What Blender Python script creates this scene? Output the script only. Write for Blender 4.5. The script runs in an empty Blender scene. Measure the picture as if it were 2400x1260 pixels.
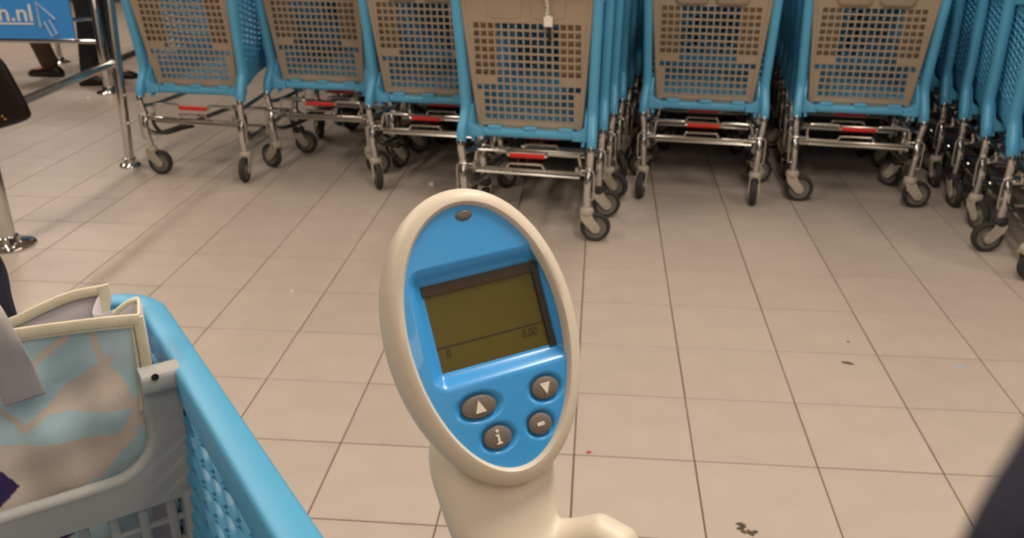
import bpy, bmesh, math, random
from mathutils import Vector, Matrix, Quaternion
random.seed(7)
scene = bpy.context.scene
col = scene.collection
PI = math.pi

# ------------------------------------------------------------------ camera
CAM = Vector((0.0281, -3.4365, 1.3447))
PITCH, ROLL, YAW, FPX = 0.4083, -0.0033, -0.0945, 2144.69
_f = Vector((math.sin(YAW) * math.cos(PITCH), math.cos(YAW) * math.cos(PITCH), -math.sin(PITCH)))
_r = Vector((math.cos(YAW), -math.sin(YAW), 0)); _u = _r.cross(_f)
CR = _r * math.cos(ROLL) + _u * math.sin(ROLL)
CU = -_r * math.sin(ROLL) + _u * math.cos(ROLL)
CF = _f
cam_d = bpy.data.cameras.new('camera'); cam = bpy.data.objects.new('camera', cam_d); col.objects.link(cam)
cam_d.sensor_width = 36.0; cam_d.lens = FPX / 2400 * 36.0; cam_d.clip_start = 0.01; cam_d.clip_end = 60
cam.matrix_world = Matrix(((CR.x, CU.x, -CF.x, CAM.x), (CR.y, CU.y, -CF.y, CAM.y), (CR.z, CU.z, -CF.z, CAM.z), (0, 0, 0, 1)))
cam_d.dof.use_dof = True; cam_d.dof.focus_distance = 0.56; cam_d.dof.aperture_fstop = cam_d.lens / 1.55
scene.camera = cam

# ------------------------------------------------------------------ world and light
w = bpy.data.worlds.new('world'); scene.world = w; w.use_nodes = True
w.node_tree.nodes['Background'].inputs[0].default_value = (1.0, 0.86, 0.74, 1)
w.node_tree.nodes['Background'].inputs[1].default_value = 0.02
vs = scene.view_settings
vs.view_transform = 'Standard'; vs.look = 'None'; vs.exposure = 0.0; vs.gamma = 1.0; vs.use_curve_mapping = False
CEIL = 3.3
LAMPS = [(-2.6, -4.6, 5), (0.6, -4.6, 6), (3.0, -4.6, 4), (-2.6, -2.2, 50), (0.6, -2.2, 56), (3.0, -2.2, 32), (-5.2, 1.4, 48), (-5.2, 4.4, 62), (-2.6, 0.9, 16), (0.2, 0.9, 16), (3.0, 0.9, 15), (-2.0, -6.3, 7), (2.0, -6.3, 7)]  # last pair added only to light the front wall mirrored in the chrome legs
for lx, ly, e in LAMPS:
    ld = bpy.data.lights.new('ceiling_lamp_light', 'AREA'); ld.shape = 'RECTANGLE'; ld.size = 0.28; ld.size_y = 1.45
    ld.energy = e; ld.color = (1.0, 0.875, 0.755)
    lo = bpy.data.objects.new('ceiling_lamp_light', ld); col.objects.link(lo); lo.location = (lx, ly, CEIL - 0.085)

# ------------------------------------------------------------------ pixel helpers (2400 x 1260 frame)
def ray(x, y): return CR * ((x - 1200) / FPX) - CU * ((y - 630) / FPX) + CF
def on_z(x, y, h=0.0):
    d = ray(x, y); return CAM + d * ((h - CAM.z) / d.z)
def on_plane(x, y, o, n):
    d = ray(x, y); return CAM + d * ((o - CAM).dot(n) / d.dot(n))
def on_y(x, y, Y): return on_plane(x, y, Vector((0, Y, 0)), Vector((0, 1, 0)))
def to_px(P):
    d = P - CAM; t = d.dot(CF); return 1200 + FPX * d.dot(CR) / t, 630 - FPX * d.dot(CU) / t, t

# ------------------------------------------------------------------ materials
def lin(c):
    c = c / 255.0
    return c / 12.92 if c <= 0.04045 else ((c + 0.055) / 1.055) ** 2.4
def rgb(r, g, b): return (lin(r), lin(g), lin(b), 1)
MATS = {}
def mat(name, color, rough=0.5, metal=0.0, spec=0.5, var=0.0, scale=20.0, bump=0.0, bscale=200.0, coat=0.0, random_obj=0.0, vcol=None, sheen=0.0, trans=0.0):
    m = bpy.data.materials.new(name); m.use_nodes = True; nt = m.node_tree; b = nt.nodes['Principled BSDF']
    b.inputs['Roughness'].default_value = rough; b.inputs['Metallic'].default_value = metal
    b.inputs['Specular IOR Level'].default_value = spec; b.inputs['Coat Weight'].default_value = coat
    b.inputs['Base Color'].default_value = color
    if trans: b.inputs['Transmission Weight'].default_value = trans
    src = None
    tc = nt.nodes.new('ShaderNodeTexCoord')
    if vcol:
        a = nt.nodes.new('ShaderNodeAttribute'); a.attribute_name = vcol; src = a.outputs['Color']
    if var > 0:
        n = nt.nodes.new('ShaderNodeTexNoise'); n.inputs['Scale'].default_value = scale; n.inputs['Detail'].default_value = 5
        nt.links.new(tc.outputs['Object'], n.inputs['Vector'])
        mr = nt.nodes.new('ShaderNodeMapRange'); mr.inputs[1].default_value = 0.3; mr.inputs[2].default_value = 0.7
        mr.inputs[3].default_value = 1 - var; mr.inputs[4].default_value = 1 + var
        nt.links.new(n.outputs['Fac'], mr.inputs[0])
        mx = nt.nodes.new('ShaderNodeMix'); mx.data_type = 'RGBA'; mx.blend_type = 'MULTIPLY'; mx.inputs[0].default_value = 1
        if src: nt.links.new(src, mx.inputs[6])
        else: mx.inputs[6].default_value = color
        nt.links.new(mr.outputs[0], mx.inputs[7]); src = mx.outputs[2]
    if random_obj > 0:
        oi = nt.nodes.new('ShaderNodeObjectInfo'); mr = nt.nodes.new('ShaderNodeMapRange')
        mr.inputs[3].default_value = 1 - random_obj; mr.inputs[4].default_value = 1 + random_obj
        nt.links.new(oi.outputs['Random'], mr.inputs[0])
        mx = nt.nodes.new('ShaderNodeMix'); mx.data_type = 'RGBA'; mx.blend_type = 'MULTIPLY'; mx.inputs[0].default_value = 1
        if src: nt.links.new(src, mx.inputs[6])
        else: mx.inputs[6].default_value = color
        nt.links.new(mr.outputs[0], mx.inputs[7]); src = mx.outputs[2]
    if src: nt.links.new(src, b.inputs['Base Color'])
    if bump > 0:
        n = nt.nodes.new('ShaderNodeTexNoise'); n.inputs['Scale'].default_value = bscale; n.inputs['Detail'].default_value = 4
        nt.links.new(tc.outputs['Object'], n.inputs['Vector'])
        bp = nt.nodes.new('ShaderNodeBump'); bp.inputs['Strength'].default_value = bump; bp.inputs['Distance'].default_value = 0.002
        nt.links.new(n.outputs['Fac'], bp.inputs['Height']); nt.links.new(bp.outputs['Normal'], b.inputs['Normal'])
    MATS[name] = m
    return m
def emis(name, color, strength):
    m = bpy.data.materials.new(name); m.use_nodes = True; b = m.node_tree.nodes['Principled BSDF']
    b.inputs['Emission Color'].default_value = color; b.inputs['Emission Strength'].default_value = strength; MATS[name] = m
mat('tile', rgb(182, 169, 157), 0.42, var=0.05, scale=9, bump=0.05, bscale=60, random_obj=0.03)
mat('grout', rgb(104, 88, 74), 0.9, var=0.1)
mat('wall', rgb(58, 56, 58), 0.8, var=0.03, scale=3)
mat('ceiling', rgb(200, 190, 175), 0.9)
mat('blue_plastic', rgb(84, 164, 204), 0.38, spec=0.45, var=0.03, scale=8)
mat('beige_plastic', rgb(160, 143, 122), 0.5, var=0.03, scale=8)
mat('grey_plastic', rgb(164, 165, 162), 0.45, var=0.03, scale=8)
mat('chrome', rgb(215, 214, 212), 0.09, metal=1.0)
mat('steel', rgb(200, 198, 192), 0.16, metal=1.0)
mat('dark_metal', rgb(48, 46, 44), 0.4, metal=0.6)
mat('rubber', rgb(46, 44, 43), 0.7, var=0.1)
mat('hub', rgb(112, 108, 102), 0.55)
mat('caster_plastic', rgb(178, 168, 152), 0.5, var=0.04)
mat('red_plastic', rgb(205, 22, 12), 0.4)
mat('white_plastic', rgb(225, 220, 208), 0.5)
mat('scanner_cream', rgb(214, 204, 186), 0.42, spec=0.4, bump=0.03, bscale=1500)
mat('scanner_blue', rgb(62, 162, 236), 0.3, spec=0.5, bump=0.04, bscale=1600, coat=0.15)
mat('button_grey', rgb(112, 104, 94), 0.5)
mat('button_print', rgb(232, 226, 212), 0.6)
mat('lcd', rgb(96, 86, 36), 0.3, spec=0.25, var=0.04, scale=40)
mat('lcd_edge_shaded', rgb(70, 56, 42), 0.4, spec=0.3)  # dark brown carries the shade on the display frame
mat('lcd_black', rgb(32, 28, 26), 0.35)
mat('lcd_ink', rgb(52, 42, 22), 0.5)
mat('lens_grey', rgb(105, 98, 94), 0.3)
mat('sign_blue', rgb(58, 146, 224), 0.45)
mat('sign_white', rgb(225, 222, 215), 0.5)
mat('leather', rgb(20, 10, 7), 0.5, spec=0.25, var=0.35, scale=9, bump=0.2, bscale=60)
mat('gold_print', rgb(190, 140, 40), 0.5)
mat('navy_cloth', rgb(34, 34, 52), 0.85, bump=0.3, bscale=900)
mat('black_cloth', rgb(26, 24, 26), 0.85, var=0.2, scale=6)
mat('brown_cloth', rgb(72, 54, 42), 0.85, var=0.2, scale=6)
mat('grey_cloth', rgb(84, 84, 90), 0.85, var=0.15, scale=6)
mat('shoe', rgb(24, 20, 18), 0.4)
mat('skin', rgb(205, 160, 132), 0.55)
mat('hair', rgb(60, 42, 30), 0.6)
mat('eye', rgb(40, 34, 30), 0.3)
mat('bag_print', rgb(180, 180, 180), 0.55, vcol='Col', var=0.08, scale=26, bump=0.25, bscale=420)
mat('bag_trim', rgb(222, 212, 184), 0.6, var=0.06, scale=40, bump=0.2, bscale=300)
mat('bag_lining', rgb(196, 190, 196), 0.6, var=0.06, scale=20, bump=0.2, bscale=300)
mat('bag_strap', rgb(198, 188, 184), 0.6, var=0.06, scale=30, bump=0.25, bscale=300)
mat('scuff', rgb(74, 66, 52), 0.8)
mat('paper_white', rgb(232, 226, 216), 0.8)
mat('paper_red', rgb(190, 70, 60), 0.7)
mat('paper_blue', rgb(150, 185, 215), 0.7)
emis('tube_glow', (1.0, 0.86, 0.73, 1), 5.0)

# ------------------------------------------------------------------ mesh builder
class MB:
    def __init__(s): s.v = []; s.f = []
    def add(s, vs, fs):
        o = len(s.v); s.v += [Vector(p) for p in vs]; s.f += [tuple(i + o for i in f) for f in fs]
    def box(s, c, size, m=None):
        c = Vector(c); h = Vector(size) / 2
        P = [Vector((sx * h.x, sy * h.y, sz * h.z)) for sx in (-1, 1) for sy in (-1, 1) for sz in (-1, 1)]
        if m: P = [m @ p for p in P]
        s.add([c + p for p in P], [(0, 1, 3, 2), (4, 6, 7, 5), (0, 4, 5, 1), (2, 3, 7, 6), (0, 2, 6, 4), (1, 5, 7, 3)])
    def tube(s, path, rad, seg=10, closed=False):
        path = [Vector(p) for p in path]; n = len(path)
        rads = rad if isinstance(rad, (list, tuple)) else [rad] * n
        rings = []; prev = None
        for i, p in enumerate(path):
            if closed: t = path[(i + 1) % n] - path[i - 1]
            else: t = path[min(i + 1, n - 1)] - path[max(i - 1, 0)]
            t.normalize()
            if prev is None:
                a = Vector((0, 0, 1)) if abs(t.z) < 0.9 else Vector((1, 0, 0))
                x = a.cross(t).normalized()
            else:
                x = (prev - t * prev.dot(t)).normalized()
            prev = x; y = t.cross(x)
            rings.append([p + (x * math.cos(2 * PI * k / seg) + y * math.sin(2 * PI * k / seg)) * rads[i] for k in range(seg)])
        s.loft(rings, closed)
    def loft(s, rings, closed=False, cap=True):
        n = len(rings); k = len(rings[0]); vs_ = [p for r in rings for p in r]; fs = []
        for i in range(n if closed else n - 1):
            j = (i + 1) % n
            for a in range(k):
                b = (a + 1) % k; fs.append((i * k + a, i * k + b, j * k + b, j * k + a))
        if not closed and cap: fs.append(tuple(range(k))[::-1]); fs.append(tuple((n - 1) * k + a for a in range(k)))
        s.add(vs_, fs)
    def sweep(s, path, section, up=Vector((0, 0, 1)), closed=False):
        path = [Vector(p) for p in path]; n = len(path); rings = []
        for i, p in enumerate(path):
            if closed: t = path[(i + 1) % n] - path[i - 1]
            else: t = path[min(i + 1, n - 1)] - path[max(i - 1, 0)]
            t.normalize(); x = t.cross(up).normalized(); y = x.cross(t)
            rings.append([p + x * a + y * b for a, b in section])
        s.loft(rings, closed)
    def lathe(s, prof, m=Matrix(), seg=24):
        # prof: list of (r, h) about local z; ends capped
        rings = [[m @ Vector((r * math.cos(2 * PI * k / seg), r * math.sin(2 * PI * k / seg), h)) for k in range(seg)] for r, h in prof]
        s.loft(rings)
    def prism(s, poly, thick, m=Matrix()):
        k = len(poly)
        vs_ = [m @ Vector((x, y, -thick / 2)) for x, y in poly] + [m @ Vector((x, y, thick / 2)) for x, y in poly]
        s.add(vs_, [tuple(range(k))[::-1], tuple(range(k, 2 * k))] + [(a, (a + 1) % k, k + (a + 1) % k, k + a) for a in range(k)])
    def mesh(s, name):
        me = bpy.data.meshes.new(name); me.from_pydata(s.v, [], s.f)
        bm = bmesh.new(); bm.from_mesh(me); bmesh.ops.recalc_face_normals(bm, faces=bm.faces); bm.to_mesh(me); bm.free()
        return me
    def build(s, name, m, parent=None, smooth=None, bevel=0.0):
        me = s.mesh(name)
        if m: me.materials.append(MATS[m])
        return link(name, me, parent, smooth, bevel)
def link(name, me, parent=None, smooth=None, bevel=0.0):
    if smooth is not None:
        me.polygons.foreach_set('use_smooth', [True] * len(me.polygons)); me.set_sharp_from_angle(angle=math.radians(smooth))
    o = bpy.data.objects.new(name, me); col.objects.link(o); o.parent = parent
    if bevel > 0:
        b = o.modifiers.new('bevel', 'BEVEL'); b.width = bevel; b.segments = 2; b.limit_method = 'ANGLE'; b.angle_limit = math.radians(40)
    return o
def empty(name, loc=(0, 0, 0), rz=0.0, label=None, cat=None, group=None):
    o = bpy.data.objects.new(name, None); col.objects.link(o); o.location = loc; o.rotation_euler = (0, 0, rz); o.empty_display_size = 0.1
    return tag(o, label, cat, group)
def tag(o, label=None, cat=None, group=None, kind=None):
    if label: o['label'] = label
    if cat: o['category'] = cat
    if group: o['group'] = group
    if kind: o['kind'] = kind
    return o
def rrect(w_, h_, r, n=4, cx=0, cy=0):
    out = []
    for (sx, sy, a0) in ((1, 1, 0), (-1, 1, PI / 2), (-1, -1, PI), (1, -1, 3 * PI / 2)):
        for k in range(n + 1):
            a = a0 + PI / 2 * k / n
            out.append((cx + sx * (w_ / 2 - r) + r * math.cos(a), cy + sy * (h_ / 2 - r) + r * math.sin(a)))
    return out
def smooth_path(pts, n=6):
    P = [Vector(p) for p in pts]; out = []
    for i in range(len(P) - 1):
        p0 = P[max(i - 1, 0)]; p1 = P[i]; p2 = P[i + 1]; p3 = P[min(i + 2, len(P) - 1)]
        for k in range(n):
            t = k / n
            out.append(0.5 * ((2 * p1) + (p2 - p0) * t + (2 * p0 - 5 * p1 + 4 * p2 - p3) * t * t + (3 * p1 - p0 - 3 * p2 + p3) * t ** 3))
    out.append(P[-1]); return out
def sstep(t): t = max(0, min(1, t)); return t * t * (3 - 2 * t)

# ------------------------------------------------------------------ setting: floor of tiles, walls, ceiling
T = 0.30
mb = MB(); mb.box((-1.5, 0.0, -0.03), (13, 15, 0.05))
floor = tag(mb.build('floor', 'grout'), kind='structure')
TILE_Z = -0.0051
def tile_mesh():
    m = MB(); h = T / 2 - 0.0017; b = 0.0012
    m.loft([[(h, h, -0.005), (-h, h, -0.005), (-h, -h, -0.005), (h, -h, -0.005)], [(h, h, 0.004), (-h, h, 0.004), (-h, -h, 0.004), (h, -h, 0.004)],
            [(h - b, h - b, 0.005), (-h + b, h - b, 0.005), (-h + b, -h + b, 0.005), (h - b, -h + b, 0.005)]])
    me = m.mesh('floor_tile'); me.materials.append(MATS['tile']); return me, m
tme, tmb = tile_mesh()
cand = []
for i in range(-26, 16):
    for j in range(-24, 24):
        c = Vector(((i + 0.5) * T, (j + 0.5) * T, 0)); d = (c - CAM).dot(CF)
        if not (-7.5 < c.x < 4.5 and -7.0 < c.y < 7.0): continue
        vis = 0
        if d > 0.3:
            x, y, t = to_px(c)
            if -120 < x < 2520 and -60 < y < 1400: vis = 1 / t ** 3
        cand.append((vis, c))
cand.sort(key=lambda q: -q[0])
rest = MB()
for k, (vis, c) in enumerate(cand):
    if k < 290 and vis > 0:
        o = bpy.data.objects.new('floor_tile', tme); col.objects.link(o); o.parent = floor
        o.location = (c.x + random.uniform(-.0003, .0003), c.y + random.uniform(-.0003, .0003), TILE_Z + random.uniform(-.0002, .0001))
    else:
        rest.add([v + c + Vector((0, 0, TILE_Z)) for v in tmb.v], tmb.f)
tag(rest.build('floor_tiles_beyond', 'tile', floor), kind='stuff')
mb = MB(); mb.box((-1.5, 0.0, CEIL + 0.06), (13, 15, 0.1)); tag(mb.build('ceiling', 'ceiling'), kind='structure')
mb = MB(); mb.box((1.1, 3.45, CEIL / 2), (6.6, 0.12, CEIL)); tag(mb.build('wall_back', 'wall'), kind='structure')
mb = MB(); mb.box((4.46, 0, CEIL / 2), (0.12, 14, CEIL)); tag(mb.build('wall_right', 'wall'), kind='structure')
mb = MB(); mb.box((-1.5, -7.06, CEIL / 2), (13, 0.12, CEIL)); tag(mb.build('wall_front', 'ceiling'), kind='structure')  # unseen wall, made pale so the chrome legs reflect it brighter

for lx, ly, e in LAMPS:  # includes the unseen pair added to light the front wall
    t = empty('ceiling_lamp', (lx, ly, CEIL), 0, 'white recessed ceiling lamp with a long glowing diffuser', 'lamp', 'ceiling lamps over the hall')
    mb = MB(); mb.box((0, 0, -0.03), (0.34, 1.56, 0.055)); mb.build('housing', 'white_plastic', t, bevel=0.004)
    mb = MB(); mb.box((0, 0, -0.064), (0.28, 1.45, 0.012)); mb.build('diffuser', 'tube_glow', t)

# ------------------------------------------------------------------ shopping carts
# local frame: origin on the floor between the rear legs, x right, y forward, z up
RW, FW, LEN = 0.262, 0.212, 0.80           # half widths of the rim at rear and front, basket length
def rim_z(y): return 0.955 - 0.105 * (y / LEN)
def rim_x(y): return RW + (FW - RW) * (y / LEN)
def flo_z(y): return 0.435 + 0.07 * (y / LEN)
def lattice(m, patch, nrm, nu, nv, th, hu=0.64, hv=0.62):
    # sheet of staggered long six-sided cells with open holes
    H = [(2 / 3, 0), (1 / 3, .5), (-1 / 3, .5), (-2 / 3, 0), (-1 / 3, -.5), (1 / 3, -.5)]
    cl = lambda a: min(1.0, max(0.0, a))
    for i in range(nu + 1):
        for j in range(-1, nv + 1):
            cu = i; cv = j + 0.5 + 0.5 * (i % 2)
            out = [(cl((cu + a) / nu), cl((cv + b) / nv)) for a, b in H]
            inn = [(cl((cu + a * hu) / nu), cl((cv + b * hv) / nv)) for a, b in H]
            us = [q[0] for q in out]; vv = [q[1] for q in out]
            if max(us) - min(us) < 1e-4 or max(vv) - min(vv) < 1e-4: continue
            P = [patch(*q) for q in out]; Q = [patch(*q) for q in inn]
            mid = [(p + q) / 2 for p, q in zip(P, Q)]
            vs_ = [p + nrm * (th * .30) for p in P] + [q + nrm * (th * .5) for q in mid] + [q + nrm * (th * .2) for q in Q] + [q - nrm * (th * .2) for q in Q] + [q - nrm * (th * .5) for q in mid] + [p - nrm * (th * .30) for p in P]
            fs = []
            for k in range(6):
                l = (k + 1) % 6
                for r in range(5): fs.append((r * 6 + k, r * 6 + l, (r + 1) * 6 + l, (r + 1) * 6 + k))
            m.add(vs_, fs)
def m_side_wall(sgn):
    m = MB()
    def patch(u, v):
        y = 0.085 + u * (LEN - 0.10); zb = flo_z(y) + 0.075; zt = rim_z(y) - 0.025
        z = zb + (zt - zb) * v; xb = rim_x(y) - 0.030; xt = rim_x(y) - 0.004
        return Vector((sgn * (xb + (xt - xb) * v), y, z))
    lattice(m, patch, Vector((sgn, 0, 0)), 15, 14, 0.014, .74, .50)
    # plain skirt below the openwork, running down into the leg socket
    for a, b in (((0.03, 0.372, 0.455), (0.06, 0.385, 0.50)), ((0.06, 0.385, 0.50), (0.10, 0.400, flo_z(.1) + .085)), ((0.10, 0.400, flo_z(.1) + .085), (0.30, flo_z(.3) - .01, flo_z(.3) + .085)), ((0.30, flo_z(.3) - .01, flo_z(.3) + .085), (LEN, flo_z(LEN) - .01, flo_z(LEN) + .085))):
        R = []
        for y, z0, z1 in (a, b):
            xm = rim_x(y) - 0.030; xo = 0.006
            R.append([Vector((sgn * (xm + xo), y, z1)), Vector((sgn * (xm - xo), y, z1)), Vector((sgn * (xm - xo - .012), y, z0)), Vector((sgn * (xm + xo - .012), y, z0))])
        m.loft(R)
    return m
def m_floor():
    m = MB()
    def patch(u, v):
        y = 0.10 + v * (LEN - .11); x = (rim_x(y) - 0.045) * (2 * u - 1); return Vector((x, y, flo_z(y)))
    lattice(m, patch, Vector((0, 0, 1)), 10, 18, 0.010)
    return m
def m_front():
    m = MB()
    def patch(u, v):
        z = flo_z(LEN) + v * (rim_z(LEN) - .02 - flo_z(LEN)); hw = FW - .032 + .026 * v
        return Vector((hw * (2 * u - 1), LEN - .012 + .012 * v, z))
    lattice(m, patch, Vector((0, 1, 0)), 9, 13, 0.011)
    return m
def m_rim():
    m = MB(); P = []
    for k in range(9): y = 0.0 + (LEN - .06) * k / 8; P.append((rim_x(y), y, rim_z(y)))
    hw = rim_x(LEN - .06)
    for k in range(1, 6):
        a = PI / 2 * k / 6; P.append((hw - .06 + .06 * math.cos(a), LEN - .06 + .06 * math.sin(a), rim_z(LEN - .03)))
    right = P
    left = [(-x, y, z) for x, y, z in P][::-1]
    path = right + [(hw - .06, LEN, rim_z(LEN)), (0, LEN, rim_z(LEN)), (-hw + .06, LEN, rim_z(LEN))] + left
    sec = rrect(0.030, 0.044, 0.0055, 3, 0, -0.013)
    m.sweep(path, sec)
    return m
def m_rear_frame():
    m = MB()
    for s in (-1, 1):
        path = smooth_path([(s * .257, -.002, .374), (s * .257, .004, .405), (s * .2535, .036, .455), (s * .2505, .056, .50), (s * .2515, .052, .56), (s * .2575, .030, .72), (s * .263, .012, .86), (s * .266, -.006, .955), (s * .262, -.05, 1.02)], 5)
        n = len(path); rads = []
        rings = []
        for i, p in enumerate(path):
            t = (path[min(i + 1, n - 1)] - path[max(i - 1, 0)]).normalized()
            x = Vector((1, 0, 0)); y = t.cross(x).normalized()
            k = min(1.0, i / 8.0); rx = .0185 + .0015 * k; ry = .019 + .010 * k
            rings.append([p + x * (rx * math.copysign(abs(math.cos(a)) ** .7, math.cos(a))) + y * (ry * math.copysign(abs(math.sin(a)) ** .7, math.sin(a))) for a in [2 * PI * q / 16 for q in range(16)]])
        m.loft(rings)
        # curved web where post and cross bar meet
        web = [(s * .252, .390), (s * .252, .50)]
        for k in range(7):
            a = PI / 2 * k / 6; web.append((s * (.238 - .060 * (1 - math.cos(a))), .50 - .078 * math.sin(a)))
        web += [(s * .175, .392)]
        m.prism(web, .046, Matrix.Translation((0, .050, 0)) @ Matrix.Rotation(PI / 2, 4, 'X'))
    m.sweep([(-.25, .066, .406), (-.12, .068, .405), (0, .069, .404), (.12, .068, .405), (.25, .066, .406)], rrect(.044, .034, .012, 3), Vector((0, 0, 1)))
    for x in (-.135, .005, .145): m.sweep([(x - .028, .058, .428), (x + .028, .058, .428)], rrect(.026, .014, .005, 2), Vector((0, 0, 1)))
    return m
PAN_Y = lambda z: .080 - .17 * (z - .43)
def pan_hw(z): return .199 + (z - .43) * .087
def m_panel(kind):
    m = MB(); th = .007
    zb, zg0, zg1, zt = .432, .452, .838, 1.005
    cp, rp = .0275, .0297; hx, hz = .0106, .0110
    rows = [zg0 + rp * (r + .5) for r in range(13)]          # from the bottom
    def strip(z0, z1, x0, x1, t=th, dy=0.0):
        if x1 - x0 < 1e-4: return
        v = []
        for z in (z0, z1):
            for y in (-t / 2, t / 2):
                for x in (x0, x1): v.append((x, PAN_Y(z) + y + dy, z))
        m.add(v, [(0, 1, 3, 2), (4, 6, 7, 5), (0, 4, 5, 1), (2, 3, 7, 6), (0, 2, 6, 4), (1, 5, 7, 3)])
    strip(zb, rows[0] - hz, -pan_hw(.44) + .004, pan_hw(.44) - .004)
    for r, z in enumerate(rows):
        hw = pan_hw(z) - .006
        if r < 12: strip(z + hz, rows[r + 1] - hz, -pan_hw(z + .015) + .006, pan_hw(z + .015) - .006)
        xs = [c * cp for c in range(-7, 8) if abs(c * cp) + .006 < hw - .006 and not (r == 5 and abs(c) > 4)]
        prev = -hw
        for x in xs:
            strip(z - hz, z + hz, prev, min(hw, max(x - hx, prev)), th * .9); prev = min(hw, x + hx)
        strip(z - hz, z + hz, prev, hw, th * .9)
    strip(rows[12] + hz, zt, -pan_hw(.9) + .004, pan_hw(.9) - .004)
    for s in (-1, 1):                                         # side rails
        R = [[(s * pan_hw(z) + a, PAN_Y(z) + b, z) for a, b in rrect(.021, .015, .005, 2)] for z in (zb - .010, .6, .8, zt)]
        m.loft(R)
    m.sweep([(-.193, PAN_Y(zb) - .0, zb + .004), (.193, PAN_Y(zb), zb + .004)], rrect(.012, .020, .004, 2))
    for x in (-.075, .075):                                   # hinge flats between the lugs
        strip(zb - .012, zb + .006, x - .045, x + .045, .009)
    # leg openings of the folded child seat
    for cx in (-.082, .082):
        if kind == 'flat':
            pts = [(-.066, 1.0), (-.066, .90), (-.060, .868), (-.04, .856), (.04, .856), (.060, .868), (.066, .90), (.066, 1.0)]
            m.tube(smooth_path([(cx + x, PAN_Y(z) - .0035, z) for x, z in pts], 4), .0024, 6)
        else:
            R = []
            for d, off in ((0.0, .0), (.006, .014), (.016, .020)):
                R.append([(cx + x, PAN_Y(z) - off, z) for x, z in rrect(.148 - 2 * d, .17 - 2 * d, .030 - d * .6, 4, 0, .922)])
            m.loft(R)
    return m
def m_seat_strip(side):
    m = MB()
    for s in (side,):
        v = []
        for z in (.605, .84):
            for y in (.016, .021):
                for x in (.118, .212): v.append((s * x, PAN_Y(z) + y, z))
        m.add(v, [(0, 1, 3, 2), (4, 6, 7, 5), (0, 4, 5, 1), (2, 3, 7, 6), (0, 2, 6, 4), (1, 5, 7, 3)])
    return m
def m_leg(s):
    m = MB()
    m.tube(smooth_path([(s * .257, -.002, .40), (s * .2565, -.014, .365), (s * .253, -.008, .325), (s * .2505, .002, .29), (s * .249, -.012, .255), (s * .247, -.016, .215), (s * .246, -.006, .17), (s * .2455, .0, .135)], 5), .0148, 14)
    m.lathe([(.0175, 0), (.0175, .014)], Matrix.Translation((s * .2505, -.001, .292)), 12)
    return m
def m_hook(s):
    m = MB()
    m.tube(smooth_path([(s * .205, -.010, .292), (s * .225, -.018, .293), (s * .262, -.018, .293), (s * .272, -.018, .284), (s * .273, -.018, .25), (s * .271, -.016, .185), (s * .262, -.010, .176), (s * .248, .0, .175)], 4), .0042, 8)
    m.tube([(s * .205, -.012, .282), (s * .205, -.010, .302)], .008, 8)
    return m
def m_rods():
    m = MB()
    m.tube([(-.246, .012, .272), (-.20, .006, .276), (0, .004, .274), (.20, .006, .272), (.246, .012, .270)], .0085, 10)
    m.tube([(-.20, -.004, .262), (.215, -.004, .258)], .0055, 8)
    m.tube(smooth_path([(-.206, .004, .276), (-.202, .006, .318), (-.196, .006, .343), (-.18, .006, .347), (-.085, .006, .347), (-.072, .006, .338), (-.060, .006, .331), (.070, .006, .331), (.082, .006, .338), (.095, .006, .346), (.19, .006, .345), (.208, .006, .338), (.214, .006, .31), (.218, .004, .274)], 3), .0062, 8)
    m.tube(smooth_path([(-.078, .004, .276), (-.068, .0, .297), (-.058, .0, .300), (.056, .0, .300), (.066, .0, .297), (.076, .004, .276)], 3), .0055, 8)
    return m
def m_chassis():
    m = MB()
    for s in (-1, 1):
        m.tube(smooth_path([(s * .247, .004, .215), (s * .236, .06, .185), (s * .215, .25, .175), (s * .175, .66, .170), (s * .165, .74, .150)], 4), .012, 8)
        m.tube(smooth_path([(s * .247, .004, .335), (s * .225, .10, .330), (s * .19, .50, .345), (s * .165, .74, .42), (s * .165, .76, flo_z(.76) - .01)], 4), .010, 8)
    m.tube([(-.172, .70, .168), (.172, .70, .168)], .010, 8)
    m.tube([(-.205, .33, .173), (.205, .33, .173)], .007, 8)
    return m
def m_brake_strap():
    m = MB()   # drooping black strap inside the rear leg
    m.sweep(smooth_path([(-.235, .03, .27), (-.228, .035, .225), (-.195, .04, .196), (-.15, .045, .202), (-.10, .05, .218), (-.04, .06, .232)], 5), rrect(.014, .016, .004, 2))
    return m
def m_handle():
    m = MB(); m.sweep([(-.27, -.062, 1.03), (-.15, -.075, 1.03), (.15, -.075, 1.03), (.27, -.062, 1.03)], rrect(.038, .034, .014, 3)); return m
def m_chain():
    m = MB()
    for k in range(9):
        z = .985 - k * .0145
        a = [(.080 + .004 * math.sin(k * 1.3) + (.004 * math.cos(q) if k % 2 else 0), PAN_Y(z) - .016 + (0 if k % 2 else .004 * math.cos(q)), z + .010 * math.sin(q)) for q in [2 * PI * i / 10 for i in range(10)]]
        m.tube(a, .0018, 5, closed=True)
    return m
def m_coin_plug():
    m = MB(); z = .846; m.box((.085, PAN_Y(z) - .018, z), (.032, .016, .034)); m.box((.085, PAN_Y(z) - .018, z + .019), (.016, .010, .008)); return m
def m_coin_key():
    m = MB(); m.tube([(.085, PAN_Y(.83) - .018, .831), (.088, PAN_Y(.8) - .018, .802), (.090, PAN_Y(.78) - .018, .780)], [.0065, .0050, .0075], 8); return m
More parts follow.
